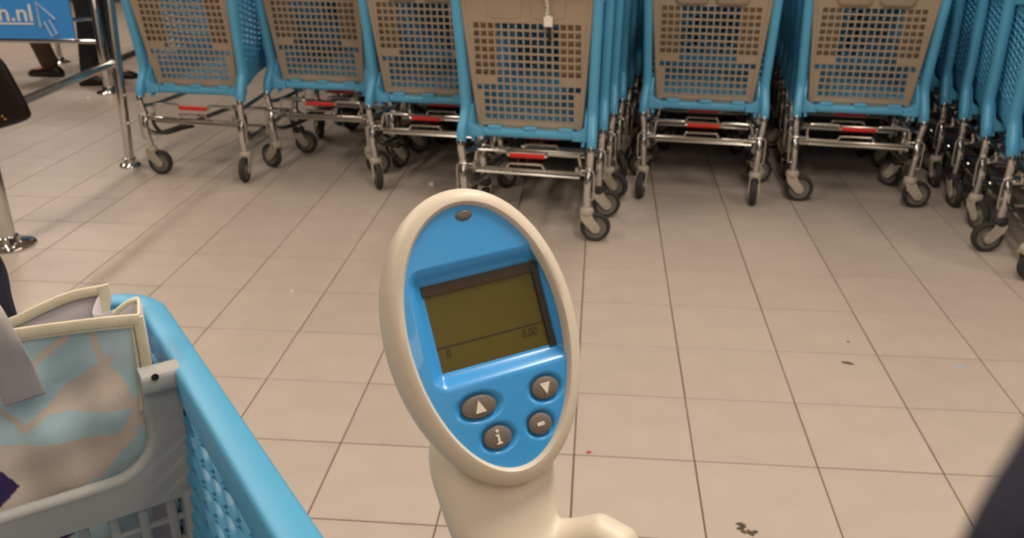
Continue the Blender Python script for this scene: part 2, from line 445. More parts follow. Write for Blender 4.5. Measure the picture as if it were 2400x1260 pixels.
# caster: origin at the swivel top (z = 0 is the floor), wheel trails in +x
def m_fork():
    m = MB()
    for s in (-1, 1):
        poly = [(-.024, .112), (.022, .112), (.030, .095)] + [(.036 + .019 * math.cos(a), .058 + .019 * math.sin(a)) for a in [PI * .25 - q * PI / 8 for q in range(9)]] + [(-.016, .085)]
        m.prism(poly, .004, Matrix.Translation((0, s * .0205, 0)) @ Matrix.Rotation(PI / 2, 4, 'X'))
    m.sweep([(-.001, -.021, .110), (-.001, .021, .110)], rrect(.044, .010, .003, 2))
    m.lathe([(.007, -.026), (.008, -.024), (.008, .024), (.007, .026)], Matrix.Translation((.036, 0, .058)) @ Matrix.Rotation(PI / 2, 4, 'X'), 10)
    return m
def m_collar():
    m = MB(); m.lathe([(.020, .106), (.0255, .110), (.0285, .118), (.0285, .128), (.025, .136), (.017, .139)], Matrix(), 18); return m
def m_tire():
    m = MB(); M = Matrix.Translation((.036, 0, .060)) @ Matrix.Rotation(PI / 2, 4, 'X')
    pr = [(.043, -.011), (.052, -.0145), (.0575, -.011), (.060, -.004), (.060, .004), (.0575, .011), (.052, .0145), (.043, .011)]
    rings = [[M @ Vector((r * math.cos(2 * PI * k / 28), r * math.sin(2 * PI * k / 28), h)) for k in range(28)] for r, h in pr]
    m.loft(rings, closed=True); return m
def m_hub():
    m = MB(); M = Matrix.Translation((.036, 0, .060)) @ Matrix.Rotation(PI / 2, 4, 'X')
    m.lathe([(.014, -.013), (.018, -.012), (.022, -.006), (.036, -.007), (.0432, -.0105), (.0432, .0105), (.036, .007), (.022, .006), (.018, .012), (.014, .013)], M, 24); return m
def ME(mb_, name, m, smooth=35):
    me = mb_.mesh(name); me.materials.append(MATS[m])
    me.polygons.foreach_set('use_smooth', [True] * len(me.polygons)); me.set_sharp_from_angle(angle=math.radians(smooth)); return me
def fuse(mb_, name, m, voxel, its):
    o = bpy.data.objects.new('fuse', mb_.mesh(name)); col.objects.link(o)
    r = o.modifiers.new('merge', 'REMESH'); r.mode = 'VOXEL'; r.voxel_size = voxel
    q = o.modifiers.new('soften', 'SMOOTH'); q.factor = .5; q.iterations = its
    d = o.modifiers.new('reduce', 'DECIMATE'); d.ratio = .35
    bpy.context.view_layer.update()
    me = bpy.data.meshes.new_from_object(o.evaluated_get(bpy.context.evaluated_depsgraph_get()))
    col.objects.unlink(o); bpy.data.objects.remove(o); me.name = name; me.materials.clear(); me.materials.append(MATS[m])
    me.polygons.foreach_set('use_smooth', [True] * len(me.polygons)); return me
CM = dict(
    side_l=ME(m_side_wall(-1), 'side_wall', 'blue_plastic'), side_r=ME(m_side_wall(1), 'side_wall', 'blue_plastic'),
    floor=ME(m_floor(), 'basket_floor', 'blue_plastic'), front=ME(m_front(), 'front_wall', 'blue_plastic'),
    rim=ME(m_rim(), 'rim', 'blue_plastic', 50), frame=fuse(m_rear_frame(), 'rear_frame', 'blue_plastic', .0035, 10),
    panel_flat=ME(m_panel('flat'), 'seat_flap', 'beige_plastic'), panel_deep=ME(m_panel('deep'), 'seat_flap', 'beige_plastic', 60),
    strip_l=ME(m_seat_strip(-1), 'folded_seat_edge', 'beige_plastic'), strip_r=ME(m_seat_strip(1), 'folded_seat_edge', 'beige_plastic'),
    leg_l=ME(m_leg(-1), 'leg', 'chrome'), leg_r=ME(m_leg(1), 'leg', 'chrome'), hook_l=ME(m_hook(-1), 'hook', 'steel'), hook_r=ME(m_hook(1), 'hook', 'steel'),
    rods=ME(m_rods(), 'carrier_rods', 'steel'), chassis=ME(m_chassis(), 'chassis', 'steel'), strap=ME(m_brake_strap(), 'rubber_strap', 'rubber'),
    handle=ME(m_handle(), 'push_handle', 'grey_plastic'), chain=ME(m_chain(), 'coin_chain', 'white_plastic'), plug=ME(m_coin_plug(), 'coin_plug', 'white_plastic'), key=ME(m_coin_key(), 'coin_key', 'dark_metal'),
    fork=ME(m_fork(), 'caster', 'caster_plastic'), collar=ME(m_collar(), 'collar', 'caster_plastic'), collar_d=ME(m_collar(), 'collar', 'rubber'),
    tire=ME(m_tire(), 'tire', 'rubber'), hub=ME(m_hub(), 'hub', 'hub'))
mb = MB(); mb.tube([(-.064, .004, .3315), (.074, .004, .3315)], .0092, 10); CM['red'] = ME(mb, 'red_sleeve', 'red_plastic')
def inst(name, key, parent, loc=(0, 0, 0), rz=0.0):
    o = bpy.data.objects.new(name, CM[key]); col.objects.link(o); o.parent = parent; o.location = loc; o.rotation_euler = (0, 0, rz); return o
def caster(root, x, y, deg, dark=False):
    c = inst('caster', 'fork', root, (x, y, 0), math.radians(deg))
    inst('collar', 'collar_d' if dark else 'collar', c); inst('tire', 'tire', c); inst('hub', 'hub', c)
def make_cart(loc, rz, label, group, panel='deep', angles=(0, 0), fangles=(90, 90), dark=False, coin=False, red=True, strap=False, frame_extras=True):
    t = empty('shopping_cart', loc, rz, label, 'shopping cart', group)
    for k, n in (('side_l', 'side_wall'), ('side_r', 'side_wall'), ('floor', 'basket_floor'), ('front', 'front_wall'), ('rim', 'rim'), ('frame', 'rear_frame'), ('handle', 'push_handle'), ('chassis', 'chassis')):
        inst(n, k, t)
    if panel:
        raised = panel == 'raised'
        p = inst('seat_flap', 'panel_' + ('deep' if raised else panel), t)
        if raised:      # swung up about its upper edge, lying over the cart pushed in behind it
            hg = Vector((0, PAN_Y(1.0), 1.0)); p.rotation_euler = (math.radians(106), 0, 0); p.location = hg - Matrix.Rotation(math.radians(106), 3, 'X') @ hg
        p['label'] = 'beige openwork seat flap'; inst('folded_seat_edge', 'strip_l', p); inst('folded_seat_edge', 'strip_r', p)
    for s, k in ((-1, 'l'), (1, 'r')):
        l = inst('leg', 'leg_' + k, t); inst('hook', 'hook_' + k, l)
    r = inst('carrier_rods', 'rods', t)
    if red: q = inst('red_sleeve', 'red', r); q['label'] = 'red plastic sleeve'
    if strap: inst('rubber_strap', 'strap', t)
    if coin: inst('coin_chain', 'chain', t); inst('coin_plug', 'plug', t)['label'] = 'white coin plug'; inst('coin_key', 'key', t)
    caster(t, -.2455, 0, angles[0], dark); caster(t, .2455, 0, angles[1], dark)
    caster(t, -.165, .74, fangles[0], True); caster(t, .165, .74, fangles[1], True)
    return t
RZ = math.radians(-6.3); FWD = Vector((math.sin(-RZ), math.cos(RZ), 0))
STEP = 0.28
ORD = ['', 'second', 'third', 'fourth', 'fifth', 'sixth', 'seventh', 'eighth']
def row(x, y, n, first, where, group, panel, angles, rz=-6.3, rd=6.3, **kw):
    for k in range(n):
        p = Vector((x, y, 0)) + Vector((math.sin(math.radians(rd)), math.cos(math.radians(rd)), 0)) * (STEP * k)
        lab = first if k == 0 else ORD[k] + ' blue cart from the open end of ' + where
        a = angles[k] if k < len(angles) else (random.uniform(-40, 220), random.uniform(-40, 220))
        make_cart(p, math.radians(rz), lab, group if n > 1 else None, panel if k == 0 else 'raised', a, (random.uniform(40, 140), random.uniform(40, 140)), dark=(k % 2 == 1), coin=(kw.get('coin', False) and k == 0), strap=(k == 0 and kw.get('strap', False)))
row(-1.870, 0.655, 1, 'blue shopping cart standing right beside the chrome railing post', '', None, 'deep', [(5, -80)], strap=True)
row(-1.300, 0.795, 6, 'hindmost blue cart of the row next to the cart at the railing', 'the row next to the railing cart', 'carts of the row beside the railing cart', 'deep', [(160, 10)])
row(-0.740, 0.550, 7, 'hindmost blue cart of the row two rows from the railing cart', 'the row two from the railing cart', 'carts of the row between railing row and coin plug row', 'deep', [(-60, -90)])
row(-0.243, 0.000, 8, 'blue shopping cart with a white coin plug hanging on its flap', 'the coin plug row', 'carts of the coin plug row', 'flat', [(60, 8), (120, 15), (60, -20), (80, -60)], coin=True, rz=-7.0, rd=9.0)
row(0.486, 0.526, 7, 'hindmost blue cart of the row next to the coin plug row', 'the row beside the coin plug row', 'carts of the row beside the coin plug row', 'deep', [(-96, -94)])
row(1.140, 0.510, 7, 'hindmost blue cart of the row beside the long side-on row', 'the row beside the side-on row', 'carts of the row beside the long row', 'deep', [(0, 10)])
row(1.804, -0.300, 8, 'hindmost blue cart of the long row seen from its side', 'the long side-on row', 'carts of the long side-on row', 'deep', [(20, 0), (185, 0), (-70, 0), (-85, 0), (-90, 0)], rz=-2.4, rd=2.2)

# ------------------------------------------------------------------ own cart with open seat and bag
OWN = Vector((-.294, -3.229, 0)); OTH = math.radians(31.6)
own = make_cart(OWN, OTH, 'light blue shopping cart carrying the printed carrier bag, seat flap open', None, None, (20, 40), (70, 110))
OM = Matrix.Translation(OWN) @ Matrix.Rotation(OTH, 4, 'Z'); OMI = OM.inverted()
# the opened seat flap: its own plane, swung a little about the vertical
FLY = 0.505; FLA = math.radians(6.0)
fl_o = Vector((0, FLY, 0)); fl_x = Vector((math.cos(FLA), math.sin(FLA), 0)); fl_n = Vector((-math.sin(FLA), math.cos(FLA), 0))
def own_px(x, y, fwd):      # pixel -> (across, height) on a plane parallel to the flap, fwd metres ahead of it
    o = OM @ (fl_o + fl_n * fwd); n = OM.to_3x3() @ fl_n
    P = OMI @ on_plane(x, y, o, n) - fl_o
    return P.dot(fl_x), P.z
def flap_pt(a, z, d=0.0): return fl_o + fl_x * a + fl_n * d + Vector((0, 0, z))
if True:
    xr, zt = own_px(405, 856, 0); xi, _ = own_px(338, 872, 0); xe, ze = own_px(340, 1098, 0); xl, zl = own_px(0, 1215, 0); xb, zb_ = own_px(462, 1255, 0)
    pass
    zr = (ze + zl) / 2 - .004; XR = .205; XI = XR - (xr - xi)
    fl = MB(); th = .014
    # outline of the solid frame: horn, rounded inner corner, rail
    def flat_prism(poly, t=th, d=0.0):
        k = len(poly); fl.add([flap_pt(a, z, d - t / 2) for a, z in poly] + [flap_pt(a, z, d + t / 2) for a, z in poly],
                              [tuple(range(k))[::-1], tuple(range(k, 2 * k))] + [(a, (a + 1) % k, k + (a + 1) % k, k + a) for a in range(k)])
    XR = xr; XI = xi
    inner = [(XI, zt - .004)] + [(XI - .05 + .05 * math.cos(a), zr + .05 - .05 * math.sin(a)) for a in [PI / 2 * q / 6 for q in range(7)]]
    XC = XR - .225     # middle of the flap
    zlow = zr - .036
    mir = lambda P: [(2 * XC - a, z) for a, z in P][::-1]
    flat_prism([(XR, zlow), (XR + .002, zt)] + [(XI, zt)] + inner[1:] + [(XC, zr), (XC, zlow)])
    flat_prism(mir([(XR, zlow), (XR + .002, zt)] + [(XI, zt)] + inner[1:] + [(XC, zr), (XC, zlow)]))
    for P in (inner + [(XC, zr)], mir(inner + [(XC, zr)])):      # raised lip along the opening
        path = [flap_pt(a, z, 0) for a, z in P]; fl.tube(path, .0075, 10)
    for sgn in (0, 1):
        P = [(XR + .004, zt - .006), (XI - .006, zt - .006)]
        if sgn: P = mir(P)
        fl.sweep([flap_pt(a, z, -.006) for a, z in P], rrect(.026, .024, .007, 3))
    zbot = zlow - .36; hwf = XR - XC
    cpp = .0285
    for k in range(-7, 8):
        a = XC + k * cpp; fl.sweep([flap_pt(a, zlow + .004), flap_pt(a, zbot)], rrect(.0055, .010, .002, 2), fl_x)
    for k in range(1, 13):
        z = zlow - k * .029; fl.sweep([flap_pt(XC - hwf, z, .002), flap_pt(XC + hwf, z, .002)], rrect(.007, .006, .002, 2))
    for s in (-1, 1):
        fl.sweep([flap_pt(XC + s * (hwf - .006), zlow + .01), flap_pt(XC + s * (hwf - .022), zbot)], rrect(.028, .014, .004, 2), fl_x)
    fl.sweep([flap_pt(XC - hwf + .02, zbot), flap_pt(XC + hwf - .02, zbot)], rrect(.014, .02, .004, 2))
    f = fl.build('seat_flap', 'grey_plastic', own, smooth=40); f['label'] = 'grey seat flap with wide rounded notch'
    ha, hz_ = own_px(364, 884, -.02)
    mb = MB(); mb.lathe([(.0036, -.0005), (.0036, .0005)], Matrix.Translation(flap_pt(ha, hz_, -.0193)) @ Matrix.Rotation(FLA, 4, 'Z') @ Matrix.Rotation(PI / 2, 4, 'X'), 12)
    mb.build('rivet_hole', 'dark_metal', f)

# carrier bag standing in the front of the own cart
def bag_rgb(px_, py_):
    """Print of the bag front, laid out on the sheet (coordinates of the drawing)."""
    teal = Vector((172, 202, 210)); beige = Vector((212, 198, 184)); pale = Vector((216, 232, 238)); purple = Vector((58, 44, 96))
    def seg(ax, ay, bx, by):
        dx, dy = bx - ax, by - ay; t = max(0, min(1, ((px_ - ax) * dx + (py_ - ay) * dy) / (dx * dx + dy * dy)))
        return math.hypot(px_ - ax - t * dx, py_ - ay - t * dy)
    c = teal.copy()
    k = 0.5 + 0.5 * math.sin(px_ * .021 + 1.7 * math.sin(py_ * .017)) * math.sin(py_ * .024 + px_ * .006)
    c = c.lerp(pale, k * .55)
    band = min(seg(155, 790, 70, 860) - 9, seg(210, 770, 240, 850) - 9, seg(240, 850, 345, 1000) - 7, seg(70, 860, 20, 900) - 9, seg(0, 965, 55, 1010) - 9, seg(60, 1010, 260, 840) - 8, seg(345, 940, 230, 1110) - 14)
    def inside(P):
        r = False
        for i in range(len(P)):
            (x1, y1), (x2, y2) = P[i], P[i - 1]
            if (y1 > py_) != (y2 > py_) and px_ < (x2 - x1) * (py_ - y1) / (y2 - y1) + x1: r = not r
        return r
    if band < 0 or inside([(240, 840), (290, 890), (310, 930), (345, 930), (345, 950), (200, 965), (105, 975), (150, 915)]) or inside([(-200, 1055), (60, 1045), (180, 1030), (330, 1010), (210, 1130), (160, 1300), (-200, 1300)]):
        c = beige.copy()
    for cx, cy, r_ in ((0, 1140, 42), (150, 1245, 36), (-90, 1230, 40), (-130, 1000, 40)):
        if abs(px_ - cx) * .9 + abs(py_ - cy) < r_: c = purple.copy()
    return c
def color_layer(me, fn):
    ca = me.color_attributes.new('Col', 'FLOAT_COLOR', 'POINT')
    for i in range(len(me.vertices)):
        c = fn(i); ca.data[i].color = (lin(c[0]), lin(c[1]), lin(c[2]), 1)
bag = empty('carrier_bag', OM @ Vector((0, .63, .46)), OTH, 'crinkly blue and beige printed carrier bag with cream edging in the cart', 'bag')
BMI = bag.matrix_basis.inverted() if hasattr(bag, 'matrix_basis') else None
BMI = (Matrix.Translation(OM @ Vector((0, .63, .46))) @ Matrix.Rotation(OTH, 4, 'Z')).inverted()
OFF_F = .036          # bag front, metres ahead of the flap
def bagp(x, y, fwd):  # pixel -> bag local
    o = OM @ (fl_o + fl_n * fwd); n = OM.to_3x3() @ fl_n
    return BMI @ on_plane(x, y, o, n)
# front sheet
NU, NV = 230, 200
top = smooth_path([(-330, 830), (-180, 808), (-60, 790), (20, 776), (100, 762), (200, 750), (290, 742), (324, 740)], 6)if False else None
def poly_at(P, u):
    L = [0]
    for a, b in zip(P, P[1:]): L.append(L[-1] + math.hypot(b[0] - a[0], b[1] - a[1]))
    t = u * L[-1]
    for i in range(len(P) - 1):
        if t <= L[i + 1] or i == len(P) - 2:
            k = (t - L[i]) / max(1e-9, L[i + 1] - L[i]); return (P[i][0] + (P[i + 1][0] - P[i][0]) * k, P[i][1] + (P[i + 1][1] - P[i][1]) * k)
TOPF = [(-300, 822), (-150, 800), (20, 778), (120, 764), (230, 750), (326, 741)]
BOTF = [(-300, 1560), (0, 1500), (200, 1470), (372, 1440)]
vs_, fs_, cols = [], [], []
for j in range(NV + 1):
    for i in range(NU + 1):
        u, v = i / NU, j / NV
        a = poly_at(TOPF, u); b = poly_at(BOTF, u)
        x = a[0] + (b[0] - a[0]) * v; y = a[1] + (b[1] - a[1]) * v
        p = bagp(x, y, OFF_F)
        wr = .006 * math.sin(9 * u + 7 * v) * math.sin(5 * v + 1) + .003 * math.sin(23 * u - 11 * v) + .002 * math.sin(31 * v + 9 * u)
        wr *= min(1, v * 5) * min(1, (1 - u) * 6)
        p.y += wr + .020 * v * 0
        vs_.append(p); cols.append(bag_rgb(x, y))
        if i < NU and j < NV: k = j * (NU + 1) + i; fs_.append((k, k + 1, k + NU + 2, k + NU + 1))
me = bpy.data.meshes.new('front_sheet'); me.from_pydata(vs_, [], fs_); me.materials.append(MATS['bag_print']); color_layer(me, lambda i: cols[i])
fo = link('front_sheet', me, bag, 80); sm = fo.modifiers.new('thick', 'SOLIDIFY'); sm.thickness = .0016; sm.offset = 1
front_grid = vs_
def sheet(name, m, A, B, n=24, k=10, parent=bag, thick=.0016, wob=.004):
    """ruled sheet between two local poly-lines"""
    v, f_ = [], []
    A = smooth_path(A, n); B = smooth_path(B, n); N = len(A)
    for j in range(k + 1):
        for i in range(N):
            t = j / k; p = A[i].lerp(B[min(i, len(B) - 1)], t); p = p + Vector((0, wob * math.sin(i * .3 + 5 * t) * math.sin(PI * t), 0)); v.append(p)
            if i < N - 1 and j < k: q = j * N + i; f_.append((q, q + 1, q + N + 1, q + N))
    me = bpy.data.meshes.new(name); me.from_pydata(v, [], f_); me.materials.append(MATS[m])
    o = link(name, me, parent, 80); s_ = o.modifiers.new('thick', 'SOLIDIFY'); s_.thickness = thick; s_.offset = 0
    return o
OFF_B = .185
BT = [bagp(x, y, OFF_B) for x, y in ((-260, 842), (-100, 782), (25, 745), (100, 710), (170, 682), (244, 668))]
zb0 = 0.0
BBm = [Vector((p.x, p.y - .01, zb0)) for p in BT]
sheet('back_sheet', 'bag_lining', BT, BBm, 8, 12)
FT_R = bagp(326, 741, OFF_F); BT_R = BT[-1]; FT_L = bagp(-300, 822, OFF_F); BT_L = BT[0]
midR = (FT_R + BT_R) / 2 + Vector((.012, 0, -.005)); GP = bagp(322, 706, .10)
sheet('side_sheet', 'bag_lining', [BT_R, BT_R.lerp(GP, .5) + Vector((-.03, 0, -.02)), GP, FT_R], [Vector((q.x, q.y, zb0)) for q in (BT_R, BT_R.lerp(GP, .5) + Vector((-.03, 0, 0)), GP, FT_R)], 6, 10)
midL = (FT_L + BT_L) / 2
sheet('side_sheet', 'bag_lining', [BT_L, midL, FT_L], [Vector((q.x, q.y, zb0)) for q in (BT_L, midL, FT_L)], 6, 8)
mb = MB(); q = [Vector((p.x, p.y, 0.003)) for p in (FT_L, FT_R, BT_R, BT_L)]; mb.add(q + [p + Vector((0, 0, .004)) for p in q], [(0, 1, 2, 3), (4, 7, 6, 5), (0, 4, 5, 1), (1, 5, 6, 2), (2, 6, 7, 3), (3, 7, 4, 0)]); mb.build('bottom_sheet', 'bag_lining', bag)
# cream edging
def trim(P, w_, name='edging', d=-.0025, up=None):
    m = MB(); m.sweep(smooth_path(P, 4), rrect(.0035, w_, .0012, 2) if up is None else rrect(w_, .0035, .0012, 2), up or Vector((0, 0, 1))); m.build(name, 'bag_trim', bag, 50)
trim([bagp(x, y + 6, OFF_F - .003) for x, y in TOPF], .0115)
trim([bagp(x, y + 20, OFF_F - .002) for x, y in TOPF[:-1] + [(312, 743)]], .0045)
trim([p + Vector((0, -.003, -.004)) for p in BT], .012)
trim([bagp(x, y, OFF_F - .003) for x, y in ((322, 742), (330, 780), (339, 830), (346, 880), (352, 960))], .010, up=OM.to_3x3().inverted() @ Vector((0, 0, 1)) if False else Vector((0, -1, 0)))
trim([bagp(x, y, OFF_F - .001) for x, y in ((305, 752), (313, 790), (321, 840), (327, 890), (332, 960))], .003, up=Vector((0, -1, 0)))
trim([bagp(x, y, OFF_B - .012) for x, y in ((240, 668), (246, 690), (245, 712), (243, 735), (243, 760))], .013, up=Vector((0, -1, 0)))
trim([bagp(x, y, .10) for x, y in ((268, 735), (290, 716), (312, 704), (324, 704))] + [FT_R], .006)
# strap falling over the front, and the dark strap standing up behind
def ribbon(name, m, C_, w_, parent, across):
    v, f_ = [], []; P = smooth_path(C_, 8); A = across.normalized()
    for i, p in enumerate(P):
        for k in range(5): v.append(p + A * (w_ * (k / 4 - .5)))
        if i: 
            for k in range(4): q = (i - 1) * 5 + k; f_.append((q, q + 1, q + 6, q + 5))
    me = bpy.data.meshes.new(name); me.from_pydata(v, [], f_); me.materials.append(MATS[m]); o = link(name, me, parent, 70)
    s_ = o.modifiers.new('thick', 'SOLIDIFY'); s_.thickness = .003; s_.offset = 0; return o
S = [bagp(x, y, d) for x, y, d in ((-165, 740, .06), (-115, 690, .03), (-60, 720, -.004), (-12, 800, -.006), (28, 870, .012), (60, 935, .026))]
so = ribbon('handle', 'bag_strap', S, .036, bag, bagp(105, 905, .02) - bagp(28, 930, .02)); so['label'] = 'grey woven handle flopped over the front'
S = [bagp(x, y, d) for x, y, d in ((-80, 800, .185), (-50, 690, .19), (-40, 600, .2), (-110, 560, .2), (-190, 620, .2), (-200, 800, .19))]
S = [bagp(x, y, d) for x, y, d in ((15, 745, .185), (2, 700, .19), (-14, 630, .2), (-60, 570, .2), (-130, 590, .2), (-170, 680, .2), (-180, 790, .19))]
nh = ribbon('handle', 'navy_cloth', S, .022, bag, Vector((1, 0, .15))); nh['label'] = 'dark navy handle standing up'

# ------------------------------------------------------------------ handheld scanner on the cart handle
SC_D = 0.43
sc_c = CAM + ray(1149, 785) * SC_D
ru, rv = CR, CU
a = math.radians(13.6)
U0 = ru * math.cos(a) + rv * math.sin(a); V0 = -ru * math.sin(a) + rv * math.cos(a); N0 = -CF
SY, SP = math.radians(19), math.radians(2)
SN = (N0 * math.cos(SY) + U0 * math.sin(SY)).normalized(); SU = (U0 * math.cos(SY) - N0 * math.sin(SY)).normalized(); SV = SN.cross(SU)
SN2 = SN * math.cos(SP) + SV * math.sin(SP); SV = SV * math.cos(SP) - SN * math.sin(SP); SN = SN2
SM = Matrix(((SU.x, SV.x, SN.x, sc_c.x), (SU.y, SV.y, SN.y, sc_c.y), (SU.z, SV.z, SN.z, sc_c.z), (0, 0, 0, 1)))
SMI = SM.inverted()
def fp(x, y, d=0.0):
    p = SMI @ on_plane(x, y, sc_c + SN * d, SN); return p.x, p.y
scanner = empty('handheld_scanner', OM @ Vector((.25, -.03, 1.04)), 0, 'cream handheld self-scanner with blue oval face and small display', 'scanner')
sc_base = OM @ Vector((.25, -.03, 1.04)); SB = Matrix.Translation(sc_base).inverted() @ SM
def sc_build(m, name, mt, parent=None, smooth=40, bevel=0):
    m.v = [SB @ v for v in m.v]; return m.build(name, mt, parent or scanner, smooth, bevel)
# fit of the face outline
ext = [fp(953, 690), fp(1345, 835), fp(1112, 470), fp(1188, 1101)]
FA, FB = .0395, .0647
def egg(th, off=0.0):
    x = (FA + off) * math.cos(th); y = (FB + off) * math.sin(th)
    return x * (1 + .055 * math.sin(th)) , y
NS = 72
TH = [2 * PI * k / NS for k in range(NS)]
def ring(off, n, sc=1.0): return [Vector((egg(t, off)[0] * sc, egg(t, off)[1] * sc, n)) for t in TH]
shell = MB()
shell.loft([ring(-.0022, -.004), ring(-.0010, -.0003), ring(0.0, .0006), ring(.0028, .0002), ring(.0055, -.0022), ring(.0072, -.006), ring(.0076, -.010), ring(.0074, -.0148), ring(.0064, -.0152), ring(.0064, -.0164), ring(.0072, -.0168), ring(.0066, -.023), ring(.0035, -.030), ring(-.002, -.035), ring(0, -.038, .75), ring(0, -.040, .4)], cap=False)
shell.add(ring(0, -.0401, .41), [tuple(range(NS))])
head = sc_build(shell, 'head_shell', 'scanner_cream', smooth=50)
# face with sunk display frame and button wells
scr = [fp(x, y, -.006) for x, y in ((988, 672), (1255, 612), (1298, 805), (1040, 875))]
sx = (scr[0][0] + scr[1][0] + scr[2][0] + scr[3][0]) / 4; sy = sum(q[1] for q in scr) / 4
shw = (abs(scr[1][0] - scr[0][0]) + abs(scr[2][0] - scr[3][0])) / 4; shh = (abs(scr[0][1] - scr[3][1]) + abs(scr[1][1] - scr[2][1])) / 4

BTN = []
for (cx, cy, ex, ey, nm) in ((1127, 953, 42, 27, 'up'), (1283, 908, 34, 27, 'down'), (1172, 1025, 34, 27, 'i'), (1272, 993, 29, 26, 'minus')):
    q = fp(cx, cy, .001); BTN.append((q[0], q[1], ex * SC_D / FPX * (1.04), ey * SC_D / FPX, nm))
def face_h(x, y):
    h = -.0008 - .0016 * ((x / FA) ** 2 + (y / FB) ** 2)
    dx = max(abs(x - sx) - shw, 0); dyt = max(y - sy - shh, 0); dyb = max(sy - shh - y, 0)
    d = math.sqrt((dx / .0075) ** 2 + (dyt / .0085) ** 2 + (dyb / .0085) ** 2)
    h -= .0062 * (1 - sstep(d)) if d < 1 else 0
    for bx, by, ra, rb, nm in BTN:
        e = math.hypot((x - bx) / (ra * 1.42), (y - by) / (rb * 1.42))
        if e < 1: h -= .0026 * sstep((1 - e) / .34)
    return h
g = .0007
xs = sorted(set([sx - shw + k * (2 * shw / 66) for k in range(67)] + [sx - shw - k * g for k in range(1, 60)] + [sx + shw + k * g for k in range(1, 60)]))
ys = sorted(set([sy - shh + k * (2 * shh / 56) for k in range(57)] + [sy - shh - k * g for k in range(1, 120)] + [sy + shh + k * g for k in range(1, 90)]))
xs = [x for x in xs if abs(x) < FA * 1.06]; ys = [y for y in ys if abs(y) < FB * 1.0]
fm = MB(); idx = {}; fv = []; ff = []
for j, y in enumerate(ys):
    for i, x in enumerate(xs):
        e = math.hypot(x / (FA * (1 + .055 * y / FB)), y / FB)
        if e < .992: idx[i, j] = len(fv); fv.append((x, y, face_h(x, y)))
eps = 1e-5
for j in range(len(ys) - 1):
    for i in range(len(xs) - 1):
        if all(k in idx for k in ((i, j), (i + 1, j), (i + 1, j + 1), (i, j + 1))):
            mx_, my_ = (xs[i] + xs[i + 1]) / 2, (ys[j] + ys[j + 1]) / 2
            if abs(mx_ - sx) < shw and abs(my_ - sy) < shh: continue
            ff.append((idx[i, j], idx[i + 1, j], idx[i + 1, j + 1], idx[i, j + 1]))
fm.add(fv, ff)
face = sc_build(fm, 'face_plate', 'scanner_blue', smooth=70); face['label'] = 'blue oval face plate'
# display
zd = -.0082
mb = MB(); mb.box((sx, sy, zd - .001), (2 * shw + .004, 2 * shh + .004, .002)); disp = sc_build(mb, 'display', 'lcd')
disp['label'] = 'olive display with a thin line and zeros'
mb = MB(); mb.box((sx, sy + shh - .0022, zd + .0006), (2 * shw + .001, .0050, .0010)); sc_build(mb, 'shaded_display_edge', 'lcd_edge_shaded', disp)  # top strip of the display frame, its shade put into the dark colour
mb = MB(); mb.box((sx + shw - .0006, sy - .0006, zd + .0008), (.0032, 2 * shh + .0004, .0012)); sc_build(mb, 'shaded_display_edge', 'lcd_black', disp)  # right strip of the frame, shade put into the near-black colour
p1 = fp(1022, 814, zd); p2 = fp(1282, 755, zd)
mb = MB(); mb.box(((p1[0] + p2[0]) / 2, (p1[1] + p2[1]) / 2, zd + .0001), (p2[0] - p1[0], .0006, .0002)); sc_build(mb, 'display_line', 'lcd_ink', disp)
def text_mesh(s, size, bold=0.0):
    c = bpy.data.curves.new('txt', 'FONT'); c.body = s; c.size = size; c.offset = bold; c.extrude = 0.0; c.align_x = 'LEFT'
    o = bpy.data.objects.new('txt', c); col.objects.link(o); bpy.context.view_layer.update()
    me = bpy.data.meshes.new_from_object(o.evaluated_get(bpy.context.evaluated_depsgraph_get()))
    col.objects.unlink(o); bpy.data.objects.remove(o); return me
def put_text(name, s, size, m, M, parent, bold=0.0, sxk=1.0):
    me = text_mesh(s, size, bold); me.materials.clear(); me.materials.append(MATS[m])
    for v in me.vertices: v.co = M @ Vector((v.co.x * sxk, v.co.y, v.co.z))
    return link(name, me, parent)
q = fp(1049, 838, zd); put_text('digits', '0', .0056, 'lcd_ink', SB @ Matrix.Translation((q[0], q[1], zd + .0002)), disp, sxk=.8)
q = fp(1226, 791, zd); put_text('digits', '0,00', .0056, 'lcd_ink', SB @ Matrix.Translation((q[0], q[1], zd + .0002)), disp, sxk=.8)
# buttons
for bx, by, ra, rb, nm in BTN:
    h = face_h(bx, by); mb = MB(); R = []
    for k, dz in ((1.0, -.001), (1.0, .0016), (.95, .0024), (.86, .0027), (.4, .0030)):
        R.append([Vector((bx + ra * k * math.cos(t), by + rb * k * math.sin(t), h + dz)) for t in [2 * PI * i / 36 for i in range(36)]])
    mb.loft(R); b = sc_build(mb, 'button', 'button_grey', smooth=40)
    zz = h + .0031; mb = MB(); s = rb * .52
    M = Matrix.Translation((bx, by, zz))
    if nm == 'up': mb.prism([(-s * .9, -s), (s * 1.0, -s), (0, s * 1.1)], .0003, M)
    elif nm == 'down': mb.prism([(-s * .95, s * .9), (s * .95, s * .9), (0, -s * 1.1)], .0003, M)
    elif nm == 'minus': mb.box((bx, by, zz), (s * 1.35, s * .62, .0003))
    else:
        mb.prism([(s * .30 * math.cos(t), s * 1.10 + s * .30 * math.sin(t)) for t in [2 * PI * i / 14 for i in range(14)]], .0003, M)
        mb.prism([(-s * .45, s * .55), (s * .22, s * .55), (s * .22, -s * .85), (s * .50, -s * .85), (s * .50, -s * 1.15), (-s * .50, -s * 1.15), (-s * .50, -s * .85), (-s * .2, -s * .85), (-s * .2, s * .28), (-s * .45, s * .28)], .0003, M)
    sc_build(mb, 'button_symbol', 'button_print', b, smooth=None)
